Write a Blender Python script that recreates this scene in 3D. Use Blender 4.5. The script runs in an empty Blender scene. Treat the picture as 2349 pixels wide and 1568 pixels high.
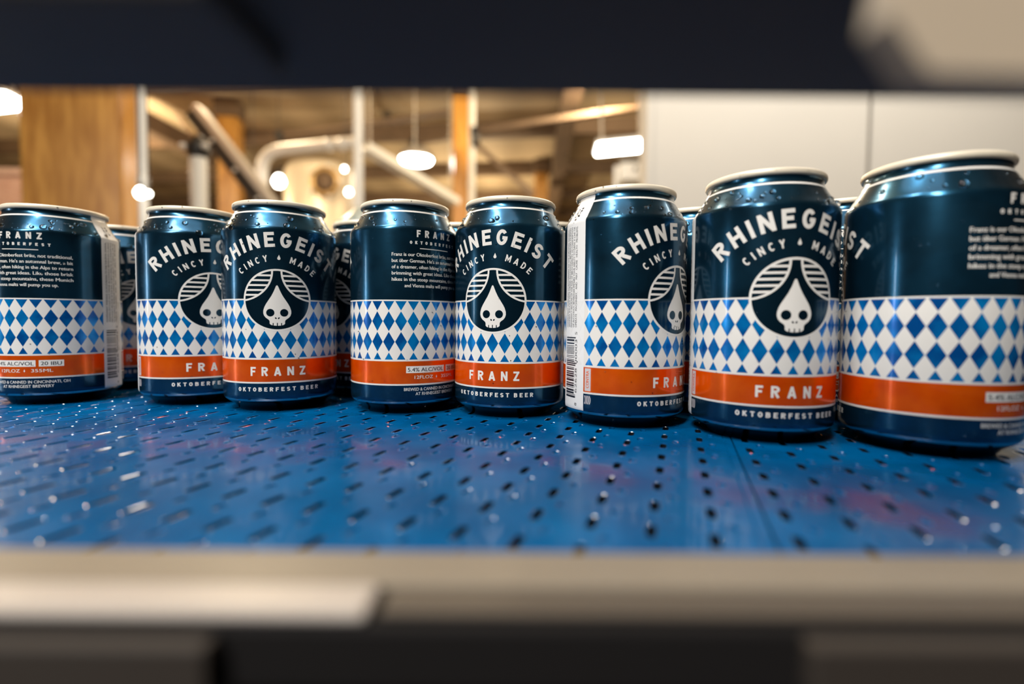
import bpy, bmesh, math, random
from mathutils import Vector, Matrix
from mathutils.geometry import delaunay_2d_cdt

scene = bpy.context.scene
COL = scene.collection
PI = math.pi
MM = 0.001
BELT = 0.95                      # height of the belt surface above the floor

# ------------------------------------------------------------------ camera
F_PX = 1153.66                   # focal length in pixels of the 2349 px wide frame
PITCH, ROLL, EYE = 0.04304, 0.008125, BELT + 53.35 * MM
cam_d = bpy.data.cameras.new('camera')
cam_d.sensor_fit = 'HORIZONTAL'
cam_d.sensor_width = 36.0
cam_d.lens = F_PX / 2349 * 36.0
cam_d.clip_start = 0.005
cam_d.clip_end = 100
cam_d.dof.use_dof = True
cam_d.dof.focus_distance = 0.277
cam_d.dof.aperture_fstop = cam_d.lens / 5.4
cam_d.dof.aperture_blades = 0
cam = bpy.data.objects.new('camera', cam_d)
COL.objects.link(cam)
cam.matrix_world = (Matrix.Translation((0, 0, EYE)) @ Matrix.Rotation(PI / 2 - PITCH, 4, 'X')
                    @ Matrix.Rotation(ROLL, 4, 'Z'))
scene.camera = cam


def at(px, py, depth):
    """world point seen at a pixel of the photograph, at a depth (metres along +Y)"""
    a, b = (px - 1174.5) / F_PX, (py - 784) / F_PX
    c, s = math.cos(-ROLL), math.sin(-ROLL)
    a, b = a * c - b * s, a * s + b * c
    y = math.cos(PITCH) - b * math.sin(PITCH)
    z = -math.sin(PITCH) - b * math.cos(PITCH)
    t = depth / y
    return Vector((a * t, depth, EYE + z * t))


# ------------------------------------------------------------------ world and light
w = bpy.data.worlds.new('world')
scene.world = w
w.use_nodes = True
w.node_tree.nodes['Background'].inputs[0].default_value = (0.80, 0.72, 0.62, 1)
w.node_tree.nodes['Background'].inputs[1].default_value = 0.025

vs = scene.view_settings
vs.view_transform = 'Standard'
vs.look = 'None'
vs.gamma = 1.0
vs.use_curve_mapping = False
vs.exposure = 0.0

cy = scene.cycles                # light paths: enough for wet metal and clear water beads
cy.max_bounces, cy.diffuse_bounces, cy.glossy_bounces, cy.transmission_bounces = 6, 3, 3, 4
cy.caustics_reflective = cy.caustics_refractive = False


def area(name, loc, target, sx, sy, power, col):
    d = bpy.data.lights.new(name, 'AREA')
    d.shape = 'RECTANGLE'
    d.size, d.size_y, d.energy, d.color = sx, sy, power, col
    o = bpy.data.objects.new(name, d)
    COL.objects.link(o)
    o.location = loc
    o.rotation_euler = (Vector(target) - Vector(loc)).to_track_quat('-Z', 'Y').to_euler()
    return o


def point(name, loc, power, col, r=0.2):
    d = bpy.data.lights.new(name, 'POINT')
    d.energy, d.color, d.shadow_soft_size = power, col, r
    o = bpy.data.objects.new(name, d)
    COL.objects.link(o)
    o.location = loc
    return o


HERE = (0, 0.3, BELT)
WARM = (1.0, 0.80, 0.52)
area('strip_lamp_front', (-0.75, -1.15, 2.45), HERE, 0.30, 1.3, 60, (1.0, 0.97, 0.92))
area('overhead_lamp', (-0.62, -0.05, 2.5), (-0.1, 0.3, BELT), 0.20, 0.6, 12, (0.97, 0.98, 1.0))
area('ceiling_panel_above', (-0.45, -0.12, 2.65), (-0.40, -0.05, 0), 1.1, 1.1, 8, (0.93, 0.97, 1.0))
area('machine_strip_left', (-2.0, -0.14, BELT + 0.22), (0, 0.26, BELT + 0.06), 0.045, 0.32, 1.8, (0.90, 0.96, 1.0))
point('added_hall_light', (-2.3, 4.4, 3.45), 100, WARM)  # unseen light added to brighten the ceiling
point('added_hall_light', (-4.3, 3.5, 3.3), 90, WARM)  # unseen, added to brighten the brick wall at far left
area('added_wash_light', (0.5, 2.0, 3.3), (0.75, 3.6, 1.8), 0.4, 0.3, 24, (1.0, 0.90, 0.76))  # unseen, added to brighten the control box
point('added_hall_light', (0.9, 5.4, 3.45), 240, WARM)  # another unseen light added for the ceiling
point('added_hall_light', (-6.0, 7.0, 3.2), 320, WARM)  # added light, kept out of sight behind the thick column
point('added_hall_light', (-0.8, 10.5, 2.3), 260, WARM, 0.05)  # added light, kept out of sight behind the cans
point('added_hall_light', (-0.7, 1.7, 3.3), 65, (1.0, 0.84, 0.62))  # unseen, added to brighten the thick timber column
area('added_wash_light', (1.9, 1.35, 3.2), (1.9, 2.6, 1.9), 0.9, 0.3, 34, (1.0, 0.93, 0.82))  # unseen, added to brighten only the right wall


# ------------------------------------------------------------------ node helpers
class N:
    def __init__(self, name):
        self.m = bpy.data.materials.new(name)
        self.m.use_nodes = True
        self.t = self.m.node_tree
        self.b = self.t.nodes['Principled BSDF']

    def node(self, kind, **kw):
        n = self.t.nodes.new(kind)
        for k, v in kw.items():
            setattr(n, k, v)
        return n

    def link(self, a, b):
        self.t.links.new(a, b)

    def math(self, op, a, b=None, c=None):
        n = self.node('ShaderNodeMath', operation=op)
        for i, v in enumerate((a, b, c)):
            if v is None:
                continue
            if isinstance(v, (int, float)):
                n.inputs[i].default_value = v
            else:
                self.link(v, n.inputs[i])
        return n.outputs[0]

    def between(self, v, lo, hi):
        return self.math('MULTIPLY', self.math('GREATER_THAN', v, lo), self.math('LESS_THAN', v, hi))

    def mix(self, fac, a, b):
        n = self.node('ShaderNodeMix', data_type='RGBA')
        for i, v in ((0, fac), (6, a), (7, b)):
            if isinstance(v, (int, float)):
                n.inputs[i].default_value = v
            elif isinstance(v, tuple):
                n.inputs[i].default_value = (*v, 1)
            else:
                self.link(v, n.inputs[i])
        return n.outputs[2]

    def fmix(self, fac, a, b):
        n = self.node('ShaderNodeMix', data_type='FLOAT')
        for i, v in ((0, fac), (2, a), (3, b)):
            if isinstance(v, (int, float)):
                n.inputs[i].default_value = v
            else:
                self.link(v, n.inputs[i])
        return n.outputs[0]

    def coords(self, out='Object'):
        return self.node('ShaderNodeTexCoord').outputs[out]

    def noise(self, scale, detail=3, vec=None, rough=0.5):
        n = self.node('ShaderNodeTexNoise')
        n.inputs['Scale'].default_value = scale
        n.inputs['Detail'].default_value = detail
        n.inputs['Roughness'].default_value = rough
        self.link(vec if vec is not None else self.coords(), n.inputs['Vector'])
        return n.outputs['Fac']

    def ramp(self, fac, stops):
        n = self.node('ShaderNodeValToRGB')
        e = n.color_ramp.elements
        while len(e) < len(stops):
            e.new(0.5)
        for i, (p, c) in enumerate(stops):
            e[i].position = p
            e[i].color = (*c, 1) if isinstance(c, tuple) else (c, c, c, 1)
        self.link(fac, n.inputs[0])
        return n.outputs[0]

    def bump(self, h, strength, dist):
        n = self.node('ShaderNodeBump')
        n.inputs['Strength'].default_value = strength
        n.inputs['Distance'].default_value = dist
        self.link(h, n.inputs['Height'])
        self.link(n.outputs[0], self.b.inputs['Normal'])

    def set(self, **kw):
        for k, v in kw.items():
            i = self.b.inputs[k.replace('_', ' ')]
            if isinstance(v, tuple):
                i.default_value = (*v, 1) if len(v) == 3 else v
            elif isinstance(v, (int, float)):
                i.default_value = v
            else:
                self.link(v, i)
        return self


NAVY = (0.012, 0.075, 0.135)
CREAM = (0.72, 0.68, 0.62)
BLUE = (0.006, 0.135, 0.43)
ORANGE = (0.83, 0.12, 0.008)


def mat(name, col, rough=0.5, metal=0.0, var=0.0, scale=20, bump=0.0, **kw):
    n = N(name)
    if var:
        f = n.noise(scale, 4)
        n.set(Base_Color=n.mix(f, tuple(c * (1 - var) for c in col), tuple(min(1, c * (1 + var)) for c in col)))
    else:
        n.set(Base_Color=col)
    n.set(Roughness=rough, Metallic=metal, **kw)
    if bump:
        n.bump(n.noise(scale * 2, 4), bump, 0.01)
    return n.m


def emit(name, col, strength):
    n = N(name)
    n.set(Base_Color=col, Emission_Color=col, Emission_Strength=strength)
    return n.m


def can_material():
    n = N('printed_can')
    co = n.coords()
    s = n.node('ShaderNodeSeparateXYZ')
    n.link(co, s.inputs[0])
    x, y = s.outputs[0], s.outputs[1]
    z = n.math('MULTIPLY', s.outputs[2], 1000.0)
    a = n.math('MULTIPLY', n.math('ARCTAN2', y, x), 180 / PI)
    # diamonds
    du = n.math('ABSOLUTE', n.math('SUBTRACT', n.math('FRACT', n.math('ADD', n.math('DIVIDE', a, 12.0), 30.5)), 0.5))
    dv = n.math('ABSOLUTE', n.math('SUBTRACT', n.math('FRACT', n.math('ADD', n.math('DIVIDE', n.math('SUBTRACT', z, 40.5), 11.65), 30.5)), 0.5))
    diamond = n.math('LESS_THAN', n.math('ADD', du, dv), 0.482)
    band = n.between(z, 30.4, 63.5)
    blue = n.math('MULTIPLY', diamond, band)
    white = n.math('MAXIMUM', n.between(z, 29.4, 64.3), n.between(z, 15.6, 16.5))
    white = n.math('MAXIMUM', white, n.between(z, 114.75, 115.75))
    orange = n.between(z, 16.5, 29.4)
    strip = n.math('MULTIPLY', n.between(a, -121.0, -90.0), n.between(z, 6.5, 119.0))
    mott = n.ramp(n.noise(80, 3), [(0.36, 0.0), (0.64, 1.0)])
    blotch = n.noise(45, 3)
    navy = n.mix(n.ramp(blotch, [(0.38, 0.0), (0.62, 1.0)]), (0.009, 0.044, 0.078), (0.014, 0.082, 0.150))
    c = n.mix(white, navy, CREAM)
    c = n.mix(blue, c, n.mix(mott, (0.0, 0.095, 0.37), (0.0, 0.27, 0.70)))
    c = n.mix(orange, c, n.mix(mott, (0.86, 0.085, 0.0), (1.0, 0.13, 0.0)))
    c = n.mix(strip, c, (0.76, 0.74, 0.71))
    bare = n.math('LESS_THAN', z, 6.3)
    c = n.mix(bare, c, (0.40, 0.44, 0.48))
    c = n.mix(n.math('LESS_THAN', z, 4.9), c, (0.010, 0.011, 0.014))  # near-black foot paints in the shade below the chime
    # white ink is opaque; the coloured inks show the metal underneath
    ink = n.math('MAXIMUM', white, strip)
    ink = n.math('MULTIPLY', ink, n.math('SUBTRACT', 1.0, blue))
    met = n.fmix(ink, n.fmix(n.math('MAXIMUM', orange, blue), 0.86, 0.50), 0.0)
    met = n.math('MAXIMUM', bare, n.math('MULTIPLY', met, n.math('SUBTRACT', 1.0, strip)))
    n.set(Base_Color=c, Metallic=met, Roughness=n.fmix(ink, 0.22, 0.42), Coat_Weight=n.math('MULTIPLY', n.math('GREATER_THAN', z, 5.3), 0.24), Coat_Roughness=0.07)
    n.bump(n.noise(220, 3), 0.05, 0.0006)
    return n.m


M = {}
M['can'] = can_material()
M['cream_print'] = mat('cream_print', CREAM, 0.42, Coat_Weight=0.24, Coat_Roughness=0.07)
M['navy_print'] = mat('navy_print', (0.008, 0.045, 0.080), 0.22, 0.86, Coat_Weight=0.24, Coat_Roughness=0.07)
M['black_print'] = mat('black_print', (0.012, 0.016, 0.024), 0.4, Coat_Weight=0.24, Coat_Roughness=0.07)
M['pale_print'] = mat('pale_print', (0.55, 0.50, 0.50), 0.42, Coat_Weight=0.24, Coat_Roughness=0.07)
M['orange_print'] = mat('orange_print', ORANGE, 0.35, 0.4, Coat_Weight=0.24, Coat_Roughness=0.07)
M['lid'] = mat('bare_aluminium', (0.80, 0.70, 0.54), 0.42, 0.2, var=0.06, scale=300)
M['water'] = mat('water', (1, 1, 1), 0.0, 0.0, Transmission_Weight=1.0, IOR=1.333)


# ------------------------------------------------------------------ object helpers
def link(o, parent=None):
    COL.objects.link(o)
    if parent is not None:
        o.parent = parent
    return o


def tag(o, label=None, cat=None, group=None, kind=None):
    if label:
        o['label'] = label
    if cat:
        o['category'] = cat
    if group:
        o['group'] = group
    if kind:
        o['kind'] = kind
    return o


def empty(name, loc, rz=0.0):
    o = bpy.data.objects.new(name, None)
    o.empty_display_size = 0.02
    o.location = loc
    o.rotation_euler = (0, 0, rz)
    return link(o)


def mesh_obj(name, verts, faces, m, parent=None, smooth=False, loc=None):
    me = bpy.data.meshes.new(name)
    me.from_pydata([tuple(v) for v in verts], [], faces)
    me.materials.append(m)
    if smooth:
        me.polygons.foreach_set('use_smooth', [True] * len(me.polygons))
    o = bpy.data.objects.new(name, me)
    if loc is not None:
        o.location = loc
    return link(o, parent)


class MB:
    """collects simple solids into one mesh"""

    def __init__(self):
        self.v, self.f, self.s = [], [], []

    def add(self, verts, faces, smooth=False, mtx=None):
        k = len(self.v)
        self.v += [(mtx @ Vector(p)) if mtx else Vector(p) for p in verts]
        self.f += [[i + k for i in fc] for fc in faces]
        self.s += [smooth] * len(faces)
        return self

    def box(self, lo, hi, mtx=None, bev=0.0):
        (x0, y0, z0), (x1, y1, z1) = lo, hi
        if not bev:
            vs_ = [(x0, y0, z0), (x1, y0, z0), (x1, y1, z0), (x0, y1, z0), (x0, y0, z1), (x1, y0, z1), (x1, y1, z1), (x0, y1, z1)]
            fs = [(0, 3, 2, 1), (4, 5, 6, 7), (0, 1, 5, 4), (1, 2, 6, 5), (2, 3, 7, 6), (3, 0, 4, 7)]
            return self.add(vs_, fs, False, mtx)
        bm = bmesh.new()
        bmesh.ops.create_cube(bm, size=1)
        for v in bm.verts:
            v.co = Vector(((x0 + x1) / 2 + v.co.x * (x1 - x0), (y0 + y1) / 2 + v.co.y * (y1 - y0), (z0 + z1) / 2 + v.co.z * (z1 - z0)))
        bmesh.ops.bevel(bm, geom=bm.edges[:], offset=bev, segments=2, affect='EDGES', profile=0.5)
        bm.verts.index_update()
        self.add([v.co.copy() for v in bm.verts], [[v.index for v in f.verts] for f in bm.faces], False, mtx)
        bm.free()
        return self

    def tube(self, pts, r, seg=16, caps=True):
        pts = [Vector(p) for p in pts]
        n = len(pts)
        rr = r if isinstance(r, (list, tuple)) else [r] * n
        vs_, fs = [], []
        ref = None
        for i, p in enumerate(pts):
            t = (pts[min(i + 1, n - 1)] - pts[max(i - 1, 0)]).normalized()
            if ref is None:
                ref = t.orthogonal().normalized()
            ref = (ref - t * ref.dot(t)).normalized()
            bi = t.cross(ref)
            for k in range(seg):
                a = 2 * PI * k / seg
                vs_.append(p + (ref * math.cos(a) + bi * math.sin(a)) * rr[i])
        for i in range(n - 1):
            for k in range(seg):
                k2 = (k + 1) % seg
                fs.append((i * seg + k, i * seg + k2, (i + 1) * seg + k2, (i + 1) * seg + k))
        self.add(vs_, fs, True)
        if caps:
            self.add(vs_[:seg], [tuple(reversed(range(seg)))])
            self.add(vs_[-seg:], [tuple(range(seg))])
        return self

    def lathe(self, prof, seg=64, mtx=None, closed=False):
        vs_, fs = [], []
        rows = []
        for r, z in prof:
            if r < 1e-7:
                rows.append([len(vs_)])
                vs_.append((0, 0, z))
            else:
                rows.append(list(range(len(vs_), len(vs_) + seg)))
                vs_ += [(r * math.cos(2 * PI * k / seg), r * math.sin(2 * PI * k / seg), z) for k in range(seg)]
        pairs = list(zip(rows[:-1], rows[1:]))
        if closed:
            pairs.append((rows[-1], rows[0]))
        for A, B in pairs:
            for k in range(seg):
                k2 = (k + 1) % seg
                q = [A[k % len(A)], A[k2 % len(A)], B[k2 % len(B)], B[k % len(B)]]
                q2 = []
                for i in q:
                    if i not in q2:
                        q2.append(i)
                if len(q2) > 2:
                    fs.append(q2)
        return self.add(vs_, fs, True, mtx)

    def beam(self, a, b, wd, ht, up=(0, 0, 1), bev=0.0):
        """a square bar from a to b"""
        a, b = Vector(a), Vector(b)
        d = (b - a)
        L = d.length
        x = d.normalized()
        u = Vector(up)
        y = u.cross(x).normalized()
        z = x.cross(y)
        m = Matrix(((x.x, y.x, z.x, a.x), (x.y, y.y, z.y, a.y), (x.z, y.z, z.z, a.z), (0, 0, 0, 1)))
        return self.box((0, -wd / 2, -ht / 2), (L, wd / 2, ht / 2), m, bev)

    def build(self, name, m, parent=None, origin=None):
        me = bpy.data.meshes.new(name)
        off = Vector(origin) if origin is not None else Vector((0, 0, 0))
        me.from_pydata([tuple(v - off) for v in self.v], [], [list(f) for f in self.f])
        me.polygons.foreach_set('use_smooth', self.s)
        me.materials.append(m)
        o = bpy.data.objects.new(name, me)
        o.location = off
        return link(o, parent)


# ------------------------------------------------------------------ the hall
ceil_m = N('ceiling_boards')
cz = ceil_m.coords()
wv = ceil_m.node('ShaderNodeTexWave', wave_type='BANDS', bands_direction='X')
wv.inputs['Scale'].default_value = 0.35
wv.inputs['Distortion'].default_value = 0.4
ceil_m.link(cz, wv.inputs['Vector'])
ceil_m.set(Base_Color=ceil_m.mix(wv.outputs['Fac'], (0.40, 0.30, 0.18), (0.56, 0.43, 0.27)), Roughness=0.7)
M['ceiling'] = ceil_m.m
M['beam'] = mat('dark_timber', (0.15, 0.095, 0.055), 0.7, var=0.3, scale=3)
M['wall'] = mat('hall_wall_paint', (0.46, 0.34, 0.20), 0.8, var=0.12, scale=2)
M['panel'] = mat('cold_room_panel', (0.60, 0.57, 0.52), 0.55, var=0.03, scale=4)
M['seam'] = mat('panel_seam', (0.20, 0.18, 0.155), 0.6)
M['floor'] = mat('concrete', (0.30, 0.27, 0.23), 0.6, var=0.2, scale=2)
wood = N('varnished_timber')
wc = wood.node('ShaderNodeMapping')
wood.link(wood.coords(), wc.inputs['Vector'])
wc.inputs['Scale'].default_value = (9, 9, 1.2)
wf = wood.noise(3.0, 5, wc.outputs[0])
wood.set(Base_Color=wood.mix(wood.ramp(wf, [(0.35, 0.0), (0.65, 1.0)]), (0.44, 0.19, 0.03), (0.70, 0.36, 0.08)), Roughness=0.32)
M['wood'] = wood.m
M['white_pipe'] = mat('white_plastic', (0.80, 0.78, 0.73), 0.4)
M['steel'] = mat('brushed_steel', (0.78, 0.75, 0.70), 0.38, 0.25, var=0.08, scale=60)
M['galv'] = mat('galvanised_steel', (0.56, 0.51, 0.44), 0.45, 0.3, var=0.1, scale=30)
M['black'] = mat('black_iron', (0.015, 0.014, 0.014), 0.5)
M['brass'] = mat('brass_valve', (0.50, 0.32, 0.13), 0.35, 0.7)
M['lamp'] = emit('lamp_diffuser', (1.0, 0.95, 0.86), 40)
M['bulb'] = emit('lamp_bulb', (1.0, 0.93, 0.80), 20)
M['warm_glass'] = emit('lit_window_glass', (1.0, 0.80, 0.50), 1.5)

CEIL = EYE + 3.0
st = lambda o: tag(o, kind='structure')
st(MB().box((-14, -4, -0.1), (14, 17, 0)).build('floor', M['floor']))
ceiling = st(MB().box((-14, -5, CEIL), (14, 17, CEIL + 0.1)).build('ceiling', M['ceiling']))
st(MB().box((-14, 16.0, 0), (14, 16.2, CEIL)).build('wall_back', M['wall']))

# joists across and along the ceiling
for k in range(5):
    y = 6.2 + 2.0 * k
    st(MB().beam((-12, y + 0.9, CEIL - 0.11), (6, y - 1.1, CEIL - 0.11), 0.14, 0.22).build('joist', M['beam'], ceiling))
for x in (-5.2, 0.6):
    st(MB().beam((x, 4.5, CEIL - 0.32), (x + 0.5, 15.9, CEIL - 0.32), 0.22, 0.26).build('girder', M['beam'], ceiling))

# cold-room wall on the right, two panels with a seam between them
pl, pd = at(1490, 400, 2.6), 2.6
wall_r = st(MB().box((pl.x, pd, 0), (pl.x + 3.6, pd + 0.12, 3.3)).build('wall_right', M['panel']))
sx_ = at(1990, 400, pd).x
st(MB().box((sx_ - 0.007, pd - 0.004, 0.02), (sx_ + 0.007, pd + 0.002, 3.28)).build('panel_seam', M['seam'], wall_r))
st(MB().box((pl.x - 0.02, pd - 0.012, 0), (pl.x + 0.014, pd + 0.13, 3.3)).build('corner_trim', M['panel'], wall_r))


def column(name, px0, px1, depth, depth2, label, rz):
    a, b = at(px0, 400, depth), at(px1, 400, depth)
    wd = (b - a).length
    o = empty(name, ((a.x + b.x) / 2, depth + wd / 2, 0), rz)
    tag(o, label, 'column')
    MB().box((-wd / 2, -wd / 2, 0.14), (wd / 2, wd / 2, CEIL - 0.24), None, wd * 0.03).build('shaft', M['wood'], o)
    MB().box((-wd / 2 - 0.02, -wd / 2 - 0.02, 0), (wd / 2 + 0.02, wd / 2 + 0.02, 0.14)).build('plinth', M['wood'], o)
    MB().box((-wd / 2 - 0.03, -wd / 2 - 0.03, CEIL - 0.24), (wd / 2 + 0.03, wd / 2 + 0.03, CEIL)).build('capital', M['beam'], o)
    return o


column('timber_column', 28, 216, 2.7, 0, 'thick orange timber column behind the cans at far left', math.radians(24))
column('timber_column', 1036, 1074, 6.2, 0, 'slim timber column behind the can in the middle, beside a white pipe', math.radians(12))
column('timber_column', 497, 540, 7.0, 0, 'orange timber column behind the sloping grey beam', math.radians(10))
column('timber_column', 1228, 1256, 9.5, 0, 'far small timber column below the hall ceiling, left of the bright flat lamp', 0.1)


def riser(name, px, depth, dpx, label, m, top=None):
    c = at(px, 400, depth)
    r = dpx / F_PX * depth / 2
    t = CEIL if top is None else top
    o = empty(name, (c.x, depth, 0))
    tag(o, label, 'pipe')
    MB().tube([(0, 0, 0.0), (0, 0, t)], r, 20).build('pipe_wall', m, o)
    for z in (0.9, 1.62, 2.6):
        if z < t:
            MB().lathe([(r, z - 0.02), (r * 1.25, z - 0.015), (r * 1.25, z + 0.015), (r, z + 0.02)], 20).build('pipe_clip', m, o)
    return o


riser('white_riser_pipe', 328, 2.3, 20, 'white upright pipe beside the thick orange column', M['white_pipe'])
riser('white_riser_pipe', 822, 3.4, 21, 'white upright pipe behind the gap between two middle cans', M['white_pipe'])
riser('white_riser_pipe', 1082, 6.0, 15, 'thin white upright pipe beside the slim timber column', M['white_pipe'])

# short post with black clamp
c = at(456, 400, 3.0)
o = empty('clamp_post', (c.x, 3.0, 0))
tag(o, 'short pale post with a black clamp on top, right of the thick column', 'post')
zt = at(456, 362, 3.0).z
MB().tube([(0, 0, 0), (0, 0, zt)], 0.045, 20).build('post_tube', M['white_pipe'], o)
MB().lathe([(0.0, zt), (0.05, zt), (0.062, zt + 0.03), (0.062, zt + 0.07), (0.04, zt + 0.10), (0.025, zt + 0.125), (0, zt + 0.13)], 20).build('clamp', M['black'], o)
for dx in (-0.062, 0.066):
    MB().lathe([(0, -0.014), (0.016, -0.012), (0.02, 0), (0.016, 0.012), (0, 0.014)], 14, Matrix.Translation((dx, -0.045, zt + 0.055))).build('clamp_knob', M['steel'], o)
e1, e2 = at(450, 318, 3.0), at(408, 258, 3.0)
off = Vector((c.x, 3.0, 0))
MB().tube([e1 - off, e2 - off], 0.014, 12).build('handle', M['brass'], o)

# sloping beam: pale top edge, dark web
a, b = at(455, 248, 3.6), at(665, 512, 3.6)
o = empty('sloping_beam', a)
tag(o, 'grey sloping beam running down behind the third can from the left', 'beam')
d = (b - a).normalized()
nrm = Vector((d.z, 0, -d.x))
if nrm.z < 0:
    nrm = -nrm
MB().beam((0, 0, 0), b - a, 0.042, 0.12, (0, 1, 0)).build('flange', M['galv'], o)
MB().beam(-nrm * 0.062, (b - a) - nrm * 0.062, 0.08, 0.06, (0, 1, 0)).build('web', M['black'], o)
for k in range(3):
    p = (b - a) * (0.25 + 0.25 * k) - nrm * 0.06 + Vector((0, -0.035, 0))
    MB().lathe([(0, -0.006), (0.014, -0.006), (0.014, 0.006), (0, 0.006)], 6, Matrix.Translation(p) @ Matrix.Rotation(PI / 2, 4, 'X')).build('bolt', M['steel'], o)

# steel process pipe with elbow
dp = 4.2
pts = [at(601, 470, dp), at(601, 405, dp), at(601, 392, dp)]
p0, p1, p2 = at(601, 388, dp), at(603, 348, dp), at(648, 343, dp)
for k in range(1, 9):
    t = k / 9
    pts.append(p0 * (1 - t) ** 2 + p1 * 2 * t * (1 - t) + p2 * t * t)
pts += [p2, at(700, 338, dp), at(760, 332, dp), at(815, 327, dp)]
pts = [Vector((pts[0].x, dp, 0))] + pts
o = empty('steel_process_pipe', (pts[0].x, dp, 0))
tag(o, 'silver elbowed process pipe above the third can from the left', 'pipe')
off = Vector(o.location)
MB().tube([p - off for p in pts], 0.047, 20).build('pipe_wall', M['steel'], o)
for px, py in ((752, 333), (784, 331)):
    q = at(px, py, dp - 0.03) - off
    MB().lathe([(0, -0.02), (0.052, -0.02), (0.052, 0.02), (0, 0.02)], 20, Matrix.Translation(q) @ Matrix.Rotation(PI / 2, 4, 'Y')).build('pipe_clamp', M['steel'], o)

# brewing tank with a lit front and a manway ring behind it
dt = 6.4
a, b = at(618, 400, dt), at(800, 400, dt)
r = (b - a).length / 2
cx = (a.x + b.x) / 2
o = empty('brewing_tank', (cx, dt + r, 0))
tag(o, 'pale brewing tank with a round manway, behind the third can', 'tank')
zt = at(700, 352, dt).z
M['tank'] = mat('tank_steel', (0.90, 0.80, 0.62), 0.4, 0.3, var=0.08, scale=5)
MB().lathe([(r * 0.97, 0.3), (r, 0.35), (r, zt - 0.15), (r * 0.92, zt - 0.06), (r * 0.6, zt), (0, zt + 0.05)], 48).build('shell', M['tank'], o)
for k in range(3):
    an = 2 * PI * k / 3 + 0.5
    MB().tube([(r * 0.8 * math.cos(an), r * 0.8 * math.sin(an), 0), (r * 0.8 * math.cos(an), r * 0.8 * math.sin(an), 0.36)], 0.05, 12).build('leg', M['steel'], o)
q = at(745, 416, dt - 0.02)
qa = Matrix.Translation((q.x - cx, -math.sqrt(max(0, r * r - (q.x - cx) ** 2)) - 0.06, q.z)) @ Matrix.Rotation(PI / 2, 4, 'X')
ring = [(0.155 + 0.032 * math.cos(2 * PI * k / 12), 0.032 * math.sin(2 * PI * k / 12)) for k in range(12)]
MB().lathe(ring, 40, qa, True).build('manway_ring', M['brass'], o)
MB().lathe([(0, -0.01), (0.12, -0.01), (0.12, 0.01), (0, 0.012)], 40, qa).build('manway_door', M['beam'], o)
for k in range(5):
    an = 2 * PI * k / 5
    MB().tube([Vector((0.2 * math.cos(an), 0.2 * math.sin(an), -0.02)), Vector((0.2 * math.cos(an), 0.2 * math.sin(an), 0.05))], 0.018, 10).build('manway_bolt', M['steel'], o).matrix_local = qa

# pale tiled stack seen left of the thick column
a, b = at(-60, 392, 5.2), at(66, 392, 5.2)
bw = N('pale_red_brick')
bt = bw.node('ShaderNodeTexBrick')
bt.inputs['Scale'].default_value = 7
bt.inputs['Color1'].default_value = (0.66, 0.36, 0.29, 1)
bt.inputs['Color2'].default_value = (0.76, 0.47, 0.39, 1)
bt.inputs['Mortar'].default_value = (0.78, 0.60, 0.52, 1)
mp = bw.node('ShaderNodeMapping')
mp.inputs['Rotation'].default_value = (PI / 2, 0, 0)
bw.link(bw.coords(), mp.inputs['Vector'])
bw.link(mp.outputs[0], bt.inputs['Vector'])
bw.set(Base_Color=bt.outputs['Color'], Roughness=0.8)
wl = st(MB().box((a.x - 1.5, 5.2, 0), (b.x + 0.3, 5.4, b.z - 0.04)).build('wall_left', bw.m))
st(MB().box((a.x - 1.5, 5.17, b.z - 0.04), (b.x + 0.3, 5.43, b.z + 0.02)).build('coping', mat('pale_coping', (0.75, 0.52, 0.45), 0.7), wl))


# lamps seen in the hall
def flat_lamp(px0, py0, px1, py1, depth, label, wd, name='flat_ceiling_lamp'):
    a, b = at(px0, py0, depth), at(px1, py1, depth)
    mid = (a + b) / 2
    L = (b - a).length
    o = empty(name, mid)
    tag(o, label, 'lamp')
    x = (b - a).normalized()
    m = Matrix(((x.x, 0, -x.z, 0), (0, 1, 0, 0), (x.z, 0, x.x, 0), (0, 0, 0, 1)))
    tilt = m @ Matrix.Rotation(math.radians(-16), 4, 'X')
    MB().box((-L / 2, -wd / 2, 0.012), (L / 2, wd / 2, 0.05), tilt, 0.008).build('housing', M['white_pipe'], o)
    MB().box((-L / 2 + 0.012, -wd / 2 + 0.012, -0.012), (L / 2 - 0.012, wd / 2 - 0.012, 0.012), tilt, 0.008).build('diffuser', M['lamp'], o)
    for s in (-1, 1):
        p = tilt @ Vector((s * L * 0.36, 0, 0.05))
        MB().tube([p, Vector((p.x - 0.05, p.y + 0.05, CEIL - mid.z))], 0.012, 10).build('hanger', M['galv'], o)
    return o


flat_lamp(1366, 344, 1488, 332, 4.4, 'bright flat lamp hanging at the left edge of the pale wall', 0.17)
flat_lamp(-70, 236, 42, 224, 3.2, 'bright flat lamp cut off at the left edge above the cans', 0.2)

# round high-bay lamp
c = at(955, 366, 7.5)
o = empty('high_bay_lamp', c)
tag(o, 'glowing round pendant lamp above the gap of the two middle cans', 'lamp')
MB().lathe([(0, 0.0), (0.22, 0.0), (0.26, 0.03), (0.22, 0.10), (0.10, 0.2), (0.05, 0.22), (0, 0.22)], 32).build('shade', M['galv'], o)
MB().lathe([(0, -0.07), (0.12, -0.06), (0.21, -0.03), (0.23, 0.0), (0, 0.0)], 32).build('diffuser', M['lamp'], o)
MB().tube([(0, 0, 0.2), (0, 0, CEIL - c.z)], 0.012, 10).build('hanger', M['black'], o)

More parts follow.
